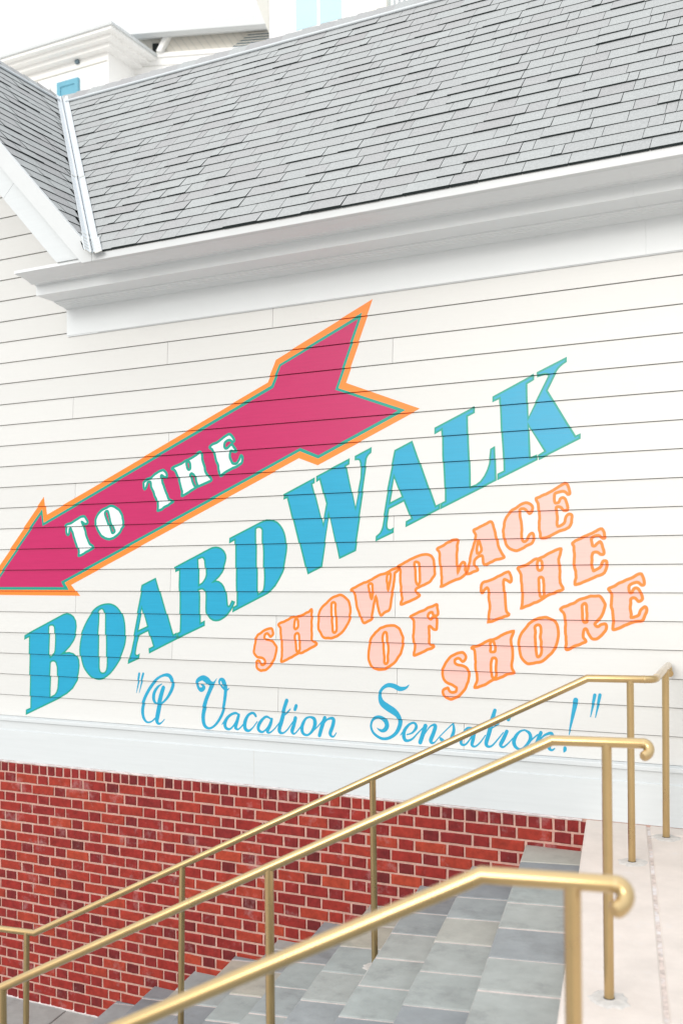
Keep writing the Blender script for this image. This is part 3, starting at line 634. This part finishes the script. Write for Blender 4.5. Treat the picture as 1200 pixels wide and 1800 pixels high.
# pale ridge vent strips just below the caps
g = MB(); g.tube([slope_main(XPK + 0.17, LS - 0.175, 0.018), slope_main(-2.0, LS - 0.175, 0.019), slope_main(XR + 0.2, LS - 0.175, 0.018)], 0.011, 8)
g.build('ridge_strip', [M['flash']], bld)
g = MB(); g.tube([slope_wing(YE + 0.02, LS - 0.165, 0.018), slope_wing(YE + WR - 0.16, LS - 0.165, 0.018)], 0.011, 8)
g.build('ridge_strip', [M['flash']], bld)

# valley flashing: crimped white metal, lapped short pieces at the foot
g = MB()
dirv = Vector((-CP, CP, SP)); VL = WR / CP
def VP(t, side, off, h):
    base = Vector((XB - t * CP, YE + t * CP, ZE + t * SP))
    if side > 0: return base + Vector((1, 0, 0)) * off * 1.35 + Vector((0, -SP, CP)) * h
    return base + Vector((0, -1, 0)) * off * 1.25 + Vector((SP, 0, CP)) * h
cross = [(-1, 0.060, 0.009), (-1, 0.059, 0.016), (-1, 0.026, 0.012), (-1, 0.020, 0.024), (-1, 0.013, 0.012), (1, 0.0, 0.010), (1, 0.013, 0.012),
         (1, 0.020, 0.024), (1, 0.026, 0.012), (1, 0.060, 0.016), (1, 0.061, 0.009)]
cuts = [-0.055, -0.005, 0.04, 0.085, 0.13, 0.20, 1.18, VL - 0.02]
for i, (a, b) in enumerate(zip(cuts[:-1], cuts[1:])):
    vs = []
    sc = 1.12 if i < 4 else 1.0
    b2 = b + (0.02 if i < len(cuts) - 2 else 0)
    for (t, dh) in ((a, 0.005), (b2, 0.0)):
        for k, (sd_, off, h) in enumerate(cross):
            sk = -0.012 * (off / 0.06) if i < 5 else 0     # lower ends cut to a chevron
            vs.append(VP(t - sk + (0.0), sd_, off * sc, h + dh))
    n = len(cross)
    g.add(vs, [(k, k + 1, n + k + 1, n + k) for k in range(n - 1)], 0)
    lip = [v for v in vs[:n]] + [v - Vector((0, 0, 0.006)) for v in vs[:n]]
    g.add(lip, [(k, k + 1, n + k + 1, n + k) for k in range(n - 1)], 1)
g.build('valley_flashing', [M['flash'], M['bgrey']], bld)

# ------------------------------------------------------------------ painted sign: thin coats of paint that follow every board
def nums(t, k):
    v = [int(a) / 1000 for a in t.split()]
    return [tuple(v[i:i + k]) for i in range(0, len(v), k)]

def smooth(pts, sub, closed=True):
    n = len(pts); out = []
    for i in range(n if closed else n - 1):
        if closed: q = [pts[(i + j) % n] for j in (-1, 0, 1, 2)]
        else: q = [pts[max(0, min(n - 1, i + j))] for j in (-1, 0, 1, 2)]
        for s in range(sub):
            t = s / sub
            out.append(tuple(0.5 * (2 * q[1][c] + (q[2][c] - q[0][c]) * t + (2 * q[0][c] - 5 * q[1][c] + 4 * q[2][c] - q[3][c]) * t * t
                       + (3 * q[1][c] - q[0][c] - 3 * q[2][c] + q[3][c]) * t ** 3) for c in range(len(q[1]))))
    if not closed: out.append(tuple(pts[-1]))
    return out

def offset(pts, d):
    n = len(pts); out = []
    for i in range(n):
        a, b, c = Vector(pts[i - 1][:2]), Vector(pts[i][:2]), Vector(pts[(i + 1) % n][:2])
        e, f = (b - a), (c - b)
        if e.length < 1e-6 or f.length < 1e-6: e = f = (c - a)
        e.normalize(); f.normalize()
        m = Vector((-e.y - f.y, e.x + f.x))
        if m.length < 1e-4: m = Vector((-e.y, e.x))
        m.normalize()
        k = max(0.38, m.dot(Vector((-e.y, e.x))))
        out.append(tuple(b + m * (d / k)))
    return out

def inside(p, poly):
    x, y = p; r = False; j = len(poly) - 1
    for i in range(len(poly)):
        xi, yi = poly[i][:2]; xj, yj = poly[j][:2]
        if (yi > y) != (yj > y) and x < (xj - xi) * (y - yi) / (yj - yi) + xi: r = not r
        j = i
    return r

def near(p, segs, wid=None):
    """true when p lies on one of the brush segments ((x,z,w),(x,z,w))"""
    for a, b in segs:
        dx, dy = b[0] - a[0], b[1] - a[1]
        L = dx * dx + dy * dy
        t = 0 if L < 1e-12 else max(0, min(1, ((p[0] - a[0]) * dx + (p[1] - a[1]) * dy) / L))
        w = wid if wid is not None else a[2] + (b[2] - a[2]) * t
        if (p[0] - a[0] - dx * t) ** 2 + (p[1] - a[1] - dy * t) ** 2 < (w / 2) ** 2: return True
    return False

def coat(name, loops, lines, pick, mats, lift, parent, label=None):
    """loops and lines are 2D outlines on the wall; pick(point) gives a material index or None"""
    V, E = [], []
    def put(pts, closed):
        b = len(V)
        V.extend(Vector((p[0], p[1])) for p in pts)
        E.extend((b + i, b + i + 1) for i in range(len(pts) - 1))
        if closed: E.append((b + len(pts) - 1, b))
    for l in loops: put(l, True)
    for l in lines: put(l, False)
    x0, x1 = min(v.x for v in V) - 0.05, max(v.x for v in V) + 0.05
    z0, z1 = min(v.y for v in V), max(v.y for v in V)
    for k in range(-1, 22):
        z = ZB + k * EX
        if z0 - 0.02 < z < z1 + 0.02:
            put([(x0, z), (x1, z)], False); put([(x0, z + GAP), (x1, z + GAP)], False)
    v2, _, f2, _, _, _ = delaunay_2d_cdt(V, E, [], 0, 1e-6)
    g = MB(); idx = {}
    def vert(k, p, y=None):
        if y is None:
            z_ = ZB + k * EX
            y = -(IN + (OUT - IN) * (z_ + EX - p.y) / (EX - GAP)) - lift
        key = (k, round(p.x, 6), round(p.y, 6), round(y, 6))
        if key not in idx:
            idx[key] = len(g.v); g.v.append((p.x, y, p.y)); g.t.append(0.5)
        return idx[key]
    def face(vs, m):
        g.f.append(tuple(vs)); g.m.append(m); g.sm.append(False)
    for f in f2:
        P = [v2[i] for i in f]
        c = (P[0] + P[1] + P[2]) / 3
        m = pick((c.x, c.y))
        if m is None: continue
        k = math.floor((c.y - ZB) / EX)
        zb = ZB + k * EX
        if c.y > zb + GAP:
            face([vert(k, p) for p in P], m)
            continue
        yb = DEEP - 0.001 - lift                  # the brush also coats the channel under the lap
        face([vert(k, p, yb) for p in P], m)
        for i in range(3):
            a, b = P[i], P[(i + 1) % 3]
            for zz, yf, dz in ((zb, -IN - lift, 0.0004), (zb + GAP, -OUT - lift, -0.0004)):
                if abs(a.y - zz) < 1e-5 and abs(b.y - zz) < 1e-5:
                    A_, B_ = Vector((a.x, zz + dz)), Vector((b.x, zz + dz))
                    face([vert(k, A_, yb), vert(k, B_, yb), vert(k, B_, yf), vert(k, A_, yf)], m)
    o = g.build(name, mats, parent)
    if label: o['label'] = label
    return o

arrow_polys = [nums(t, 2) for t in ARROW]
pink_edge = [(arrow_polys[2][i - 1], arrow_polys[2][i]) for i in range(len(arrow_polys[2]))]
pink_in = max((offset(arrow_polys[2], d) for d in (0.0045, -0.0045)), key=lambda q: inside(q[3], arrow_polys[2]))
def pick_arrow(p):
    r = None
    for i, q in enumerate(arrow_polys):
        if inside(p, q): r = i
    if r == 2 and near(p, pink_edge, 0.009): return 1
    return r
arrow = coat('painted_arrow', arrow_polys + [pink_in], [], pick_arrow, [M['orange'], M['green'], M['pink']], 0.0006, bld,
             'magenta arrow with teal and orange borders pointing down to the left')

LOOK = {'boardwalk': (0.0115, ['blue', 'green'], 'blue letter %s with a thin green outline'),
        'to the': (0.0185, ['white', 'green'], 'white letter %s with a teal outline on the arrow'),
        'showplace': (0.0172, ['rose', 'orange_light'], 'pale pink letter %s with a thick wavy orange outline')}
for word, ch, style, cs in LETTERS:
    w, mm, lab = LOOK.get(word, LOOK['showplace'])
    loops, cont = [], []
    rnd = random.Random(word + ch + cs[0])
    for t in cs:
        p = nums(t, 2)
        if style == 'smooth': p = smooth(p, 4)
        if style == 'wobbly':
            p = smooth(p, 4)
            ph = rnd.uniform(0, 9)
            q = []
            for i, a in enumerate(p):             # hand-cut, wavy edge
                n = noise.noise_vector((a[0] * 34, a[1] * 34, ph))
                q.append((a[0] + n.x * 0.0042, a[1] + n.y * 0.0042))
            p = q
        cont.append(p)
        loops += [offset(p, w / 2), offset(p, -w / 2)]
    segs = [(p[i], p[(i + 1) % len(p)]) for p in cont for i in range(len(p))]
    bands = [(loops[2 * i], loops[2 * i + 1]) for i in range(len(cont))]
    def pick(p):
        if near(p, segs, w): return 1
        if style == 'sharp' and any(inside(p, a) != inside(p, b) for a, b in bands): return 1
        n = sum(inside(p, c) for c in cont)
        return 0 if n % 2 else None
    coat('painted_letter', loops, [], pick, [M[mm[0]], M[mm[1]]], 0.0012 if word == 'to the' else 0.0006,
         arrow if word == 'to the' else bld, lab % ch)

for word, cs in SCRIPT:
    loops, segs = [], []
    for t in cs:
        p = [(a[0], a[1], a[2] * 1.1) for a in smooth(nums(t, 3), 5, False)]
        L, Rr = [], []
        for i, a in enumerate(p):
            b, c = p[max(0, i - 1)], p[min(len(p) - 1, i + 1)]
            d = Vector((c[0] - b[0], c[1] - b[1]))
            if d.length < 1e-6: d = Vector((0, 1))
            d.normalize()
            L.append((a[0] - d.y * a[2] / 2, a[1] + d.x * a[2] / 2)); Rr.append((a[0] + d.y * a[2] / 2, a[1] - d.x * a[2] / 2))
        a, b = p[-1], p[0]
        def cap(c, q, dx, dy):
            return [(c[0] + q / 2 * (math.cos(u) * dx - math.sin(u) * dy), c[1] + q / 2 * (math.cos(u) * dy + math.sin(u) * dx)) for u in (0.9, 0.3, -0.3, -0.9)]
        de = Vector((p[-1][0] - p[-2][0], p[-1][1] - p[-2][1])).normalized(); ds = Vector((p[0][0] - p[1][0], p[0][1] - p[1][1])).normalized()
        loops.append(L + cap(a, a[2], de.x, de.y) + Rr[::-1] + cap(b, b[2], ds.x, ds.y))
        segs += list(zip(p[:-1], p[1:]))
    coat('painted_script', loops, [], lambda p: 0 if near(p, segs) else None, [M['blue']], 0.0006, bld,
         'blue brush script, ' + word)

# ------------------------------------------------------------------ brass handrails
def hook(c, dirx, r, side, n=10):
    """end scroll: the pipe rolls over, down and back under itself"""
    c = Vector(c); d = Vector(dirx)
    out = []
    for i in range(1, n + 1):
        a = math.pi * 0.98 * i / n
        out.append(c + d * (math.sin(a) * r) + Vector((0, 0, -r + r * math.cos(a))) + Vector(side) * (0.032 * (i / n) ** 2.4))
    return out

def elbow(a, b, c, r, n=5):
    """round the corner at b"""
    a, b, c = Vector(a), Vector(b), Vector(c)
    p, q = b + (a - b).normalized() * r, b + (c - b).normalized() * r
    return [p * (1 - t) ** 2 + b * 2 * t * (1 - t) + q * t * t for t in [i / n for i in range(n + 1)]]

def post(parent, top, foot, r, patch=True):
    g = MB()
    top, foot = Vector(top), Vector(foot)
    g.tube([foot - Vector((0, 0, 0.01)), foot + (top - foot) * 0.5, top], r, 20)
    o = g.build('post', [M['brass']], parent)
    g = MB()                                      # dark ring round the foot and the grout it is set in
    g.tube([foot + Vector((0, 0, -0.01)), foot + Vector((0, 0, 0.007))], r + 0.0016, 20, 0)
    if patch:
        vs = [(foot.x, foot.y, foot.z + 0.006)]
        N = 22
        rr = [random.uniform(0.85, 1.2) for _ in range(N)]
        for k, h in ((0.055, 0.004), (0.075, -0.004)):
            vs += [(foot.x + math.cos(6.2832 * i / N) * k * rr[i], foot.y + math.sin(6.2832 * i / N) * k * rr[i], foot.z + h) for i in range(N)]
        fs = [(0, 1 + i, 1 + (i + 1) % N) for i in range(N)] + [(1 + i, 1 + N + i, 1 + N + (i + 1) % N, 1 + (i + 1) % N) for i in range(N)]
        g.add(vs, fs, 1)
    g.build('post_foot', [M['dark'], M['grout']], parent)
    return o

GRP = 'brass handrails on the stone stairs'
def tread_z(s):
    if s < S0: return ZL
    i = int((s - S0) / RUN)
    return ZT[i] if i < 10 else ZLOW

def collar(rail, a, b, r):
    a, b = Vector(a), Vector(b)
    d = (b - a).normalized()
    g = MB()
    g.tube([a - d * 0.002, a + d * 0.002], r + 0.0008, 22)
    g.build('collar', [M['collar']], rail)

# farthest rail: its top end turns to the wall
SL = 0.4915
def rail_path(off, s_top, z_top, s_bend, s_low, s_end):
    zb = z_top - SL * (s_low - s_bend)
    return [F(s_top, off, z_top), F(s_bend, off, z_top), F(s_low, off, zb), F(s_end, off, zb)]

hr = thing('handrail', 'farthest brass handrail, its upper end turned towards the white wall', 'handrail', F(0, 0, ZL), GRP)
A, B0 = (-0.838, -0.739, 0.904), (-0.885, -0.060, 0.906)
up_ = rail_path(0, -0.11, 0.904, 0.194, 3.164, 3.4)
g = MB()
B1 = Vector(B0)
dB = (B1 - Vector(A)).normalized()
path = hook(B1, dB, 0.022, (0.3, 0, 0))[::-1] + [B1] + elbow(B1, A, up_[1], 0.045)[0:] + up_[1:3] + [(-4.43, -1.43, -0.556), (-5.2, -1.59, -0.556)]
g.tube(path, 0.0180, 22)
rl = g.build('rail', [M['brass']], hr)
collar(rl, F(-0.065, 0, 0.904), F(0, 0, 0.904), 0.0180); collar(rl, Vector(A) + dB * 0.06, B1, 0.0180)
collar(rl, F(1.41, 0, 0.904 - SL * (1.41 - 0.194)), F(1.8, 0, 0.904 - SL * (1.8 - 0.194)), 0.0180)
post(hr, (-0.866, -0.262, 0.906), (-0.872, -0.254, ZL), 0.0180)
post(hr, F(0.0, 0, 0.904), F(0, 0, ZL), 0.0170)
for s in (1.2445, 2.2807, 3.2137):
    z = 0.904 - SL * (min(s, 3.164) - 0.194)
    fo = -0.09 if s < 2 else 0
    post(hr, F(s, 0, z), F(s + 0.02, fo, tread_z(s)), 0.0165)

r_seg = 24
def full_rail(label, off, s_top, z, s_bend, r, posts):
    t = thing('handrail', label, 'handrail', F(posts[0], off, ZL), GRP)
    p = rail_path(off, s_top, z, s_bend, s_bend + 2.97, s_bend + 3.4)
    g = MB()
    d = -DV
    e = Vector(p[3])
    hp = hook(p[0], d, 0.0175, NV)[::-1]
    tip = hp[0] + (hp[0] - hp[1]).normalized() * r * 0.45
    path = [tip] + hp + p + hook(e, DV, 0.0175, NV)
    g.tube(path, [r * 0.62, r * 0.96] + [r] * (len(path) - 2), r_seg)
    rl = g.build('rail', [M['brass']], t)
    collar(rl, p[0], p[1], r)
    collar(rl, Vector(p[1]) + (Vector(p[2]) - Vector(p[1])) * 0.43, p[2], r)
    for s in posts:
        zz = z - SL * max(0, min(s, s_bend + 2.97) - s_bend)
        post(t, F(s, off, zz), F(s, off, tread_z(s) if s < S0 or s > S0 + 10 * RUN else tread_z(s)), r * 0.965)
    return t
full_rail('middle brass handrail, with a scrolled end above the pinkish landing', 1.5826, -0.030, 0.873, 0.2547, 0.0168, (0.083, 1.235, 2.309, 3.26))
full_rail('nearest brass handrail, blurred, crossing the bottom of the view', 3.128, 0.045, 0.887, 0.278, 0.0158, (0.118, 1.235, 2.309, 3.26))

# ------------------------------------------------------------------ houses behind the roof
GZ = -1.78
h = thing('white_house', 'tall white house with deep cornice and blue shutter, behind the roof valley', 'house', (-19, 16, GZ))
g = MB()
g.box(-23, -16.0, 14, 22, GZ, 14.02)
g.box(-23, -16.03, 13.975, 14.0, 13.70, 13.725, 1)
g.box(-17.5, -17.0, 13.985, 14.0, 12.0, 12.5, 0)
g.build('wall', [M['bwhite'], M['bgrey']], h)
g = MB()
for y0, z0, z1, ex in ((13.80, 13.92, 14.02, 0.20), (13.62, 14.02, 14.10, 0.38), (13.45, 14.10, 14.17, 0.55)):
    g.box(-23.5, -16.0 + ex, y0, 15.3, z0, z1, 0)
g.box(-23.5, -15.40, 13.40, 15.35, 14.17, 14.235, 1)
g.build('cornice', [M['bwhite'], M['bright']], h)
g = MB()
g.box(-17.55, -16.88, 13.94, 13.999, 11.6, 13.47)
w_ = g.build('shutter', [M['shutter']], h)
g = MB()
for x0, x1, z0, z1 in ((-17.55, -17.44, 11.6, 13.47), (-16.99, -16.88, 11.6, 13.47), (-17.44, -16.99, 13.34, 13.47)):
    g.box(x0, x1, 13.92, 13.94, z0, z1)
g.build('shutter_frame', [M['shutter']], w_)
g = MB(); g.box(-18.9, -17.8, 13.96, 13.999, 11.5, 13.45); wf = g.build('window', [M['bwhite']], h)
g = MB(); g.box(-18.75, -17.95, 13.95, 13.96, 11.5, 13.3); g.build('pane', [M['bcream']], wf)
g = MB(); g.box(-16.98, -16.88, 13.93, 13.999, 13.83, 13.91); g.build('vent', [M['slate']], h)

RW = Vector((0.944, 0.329, 0)).normalized(); NW = Vector((RW.y, -RW.x, 0)); OW = Vector((-16.0, 15.0, 0))
def W(u, o, z): v = OW + RW * u + NW * o; return (v.x, v.y, z)
h2 = thing('cream_house', 'cream house wing with a white gutter and slanted siding, left of the white tower', 'house', tuple(OW + RW * 2 - Vector((0, 0, -GZ)) * -1))
g = MB()
g.box(0.0, 6.0, -5.0, 0.0, GZ, 14.16, 0, frame=W)
for i in range(5):
    g.box(0.02, 6.0, 0.0, 0.012, 13.2 + i * 0.19, 13.21 + i * 0.19, 1, frame=W)
g.build('wall', [M['bwhite'], M['bgrey']], h2)
g = MB(); g.box(0.0, 6.1, -0.1, 0.05, 14.16, 14.26, 0, frame=W); g.build('parapet_cap', [M['bwhite']], h2)
g = MB()
g.box(0.0, 6.0, -4.5, -0.06, 14.26, 14.80, 0, frame=W)
for i in range(30):                               # slanted boards
    u = -0.3 + i * 0.19
    g.add([W(max(0, u), -0.052, 14.86), W(max(0, u) + 0.012, -0.052, 14.86), W(u + 0.44, -0.052, 14.26), W(u + 0.425, -0.052, 14.26)], [(0, 1, 2, 3)], 1)
g.build('upper_wall', [M['bcream'], M['bgrey']], h2)
g = MB()
g.prism([(0.45, 14.56), (0.45, 14.80), (0.40, 14.82), (0.04, 14.82), (0.04, 14.62), (0.30, 14.52)], -0.55, 6.0, lambda u, p, q: W(u, p, q))
g.box(-0.4, 6.0, -4.5, 0.04, 14.80, 14.84, frame=W)
g.build('gutter', [M['bright']], h2)
g = MB()
g.add([W(0.62, 0.16, 14.26), W(0.74, 0.16, 14.26), W(0.98, 0.16, 14.70), W(0.86, 0.16, 14.70), W(0.62, -0.05, 14.26), W(0.74, -0.05, 14.26), W(0.98, -0.05, 14.70), W(0.86, -0.05, 14.70)],
      [(0, 1, 2, 3), (7, 6, 5, 4), (0, 4, 5, 1), (1, 5, 6, 2), (2, 6, 7, 3), (3, 7, 4, 0)])
g.build('bracket', [M['bwhite']], h2)
g = MB(); g.box(0.48, 0.64, -0.055, 0.02, 14.34, 14.52, frame=W); g.build('vent', [M['dark']], h2)
g = MB()
g.add([W(2.45, -0.02, 14.26), W(6.0, -0.02, 14.26), W(6.0, -0.045, 14.62), W(2.95, -0.045, 14.62)], [(0, 1, 2, 3)], 0, 0.5)
for i in range(6):
    a = i * 0.066
    g.box(2.50 + a * 1.2, 6.0, -0.04 , -0.012, 14.262 + a, 14.285 + a, 1, frame=W)
g.build('side_roof', [M['slate'], M['bcream']], h2)
g = MB(); g.box(2.74, 2.88, -2.0, -1.86, 14.9, 17.0, frame=W); g.build('chimney_pipe', [M['bright']], h2)

h3 = thing('white_tower', 'white tower house with a pale blue window and a balcony, above the hall ridge', 'house', (-8, 14, GZ))
g = MB()
g.box(-10.33, -8.10, 12.0, 17.0, GZ, 15.0)
g.box(-8.10, -5.0, 13.2, 17.0, GZ, 15.0)
g.build('wall', [M['bwhite']], h3)
g = MB(); g.box(-9.78, -8.62, 11.96, 12.0, 11.87, 13.6); wf = g.build('window', [M['bwhite']], h3)
g = MB(); g.box(-9.70, -9.23, 11.95, 11.961, 11.95, 13.5); g.box(-9.17, -8.70, 11.95, 11.961, 11.95, 13.5); g.build('pane', [M['pane']], wf)
g = MB(); g.box(-8.10, -7.76, 11.95, 12.3, GZ, 15.0); g.build('porch_post', [M['bcream']], h3)
g = MB(); g.box(-7.76, -5.2, 12.0, 13.2, 11.0, 11.25); g.box(-7.76, -5.2, 12.02, 12.10, 12.35, 12.43)
x = -7.70
while x < -5.3:
    g.box(x, x + 0.035, 12.04, 12.08, 11.25, 12.35); x += 0.10
g.build('balcony', [M['bwhite']], h3)
g = MB(); g.box(-7.74, -5.2, 13.15, 13.199, 11.3, 13.6); g.build('balcony_door', [M['pane']], h3)
g = MB()
g.add([(-10.34, 12.0, 12.08), (-10.34, 12.0, 15.0), (-11.5, 12.0, 15.0), (-10.34, 12.6, 12.08), (-10.34, 12.6, 15.0), (-11.5, 12.6, 15.0)],
      [(0, 1, 2), (3, 5, 4), (0, 3, 4, 1), (1, 4, 5, 2), (2, 5, 3, 0)])
g.build('eave', [M['bgrey']], h3)
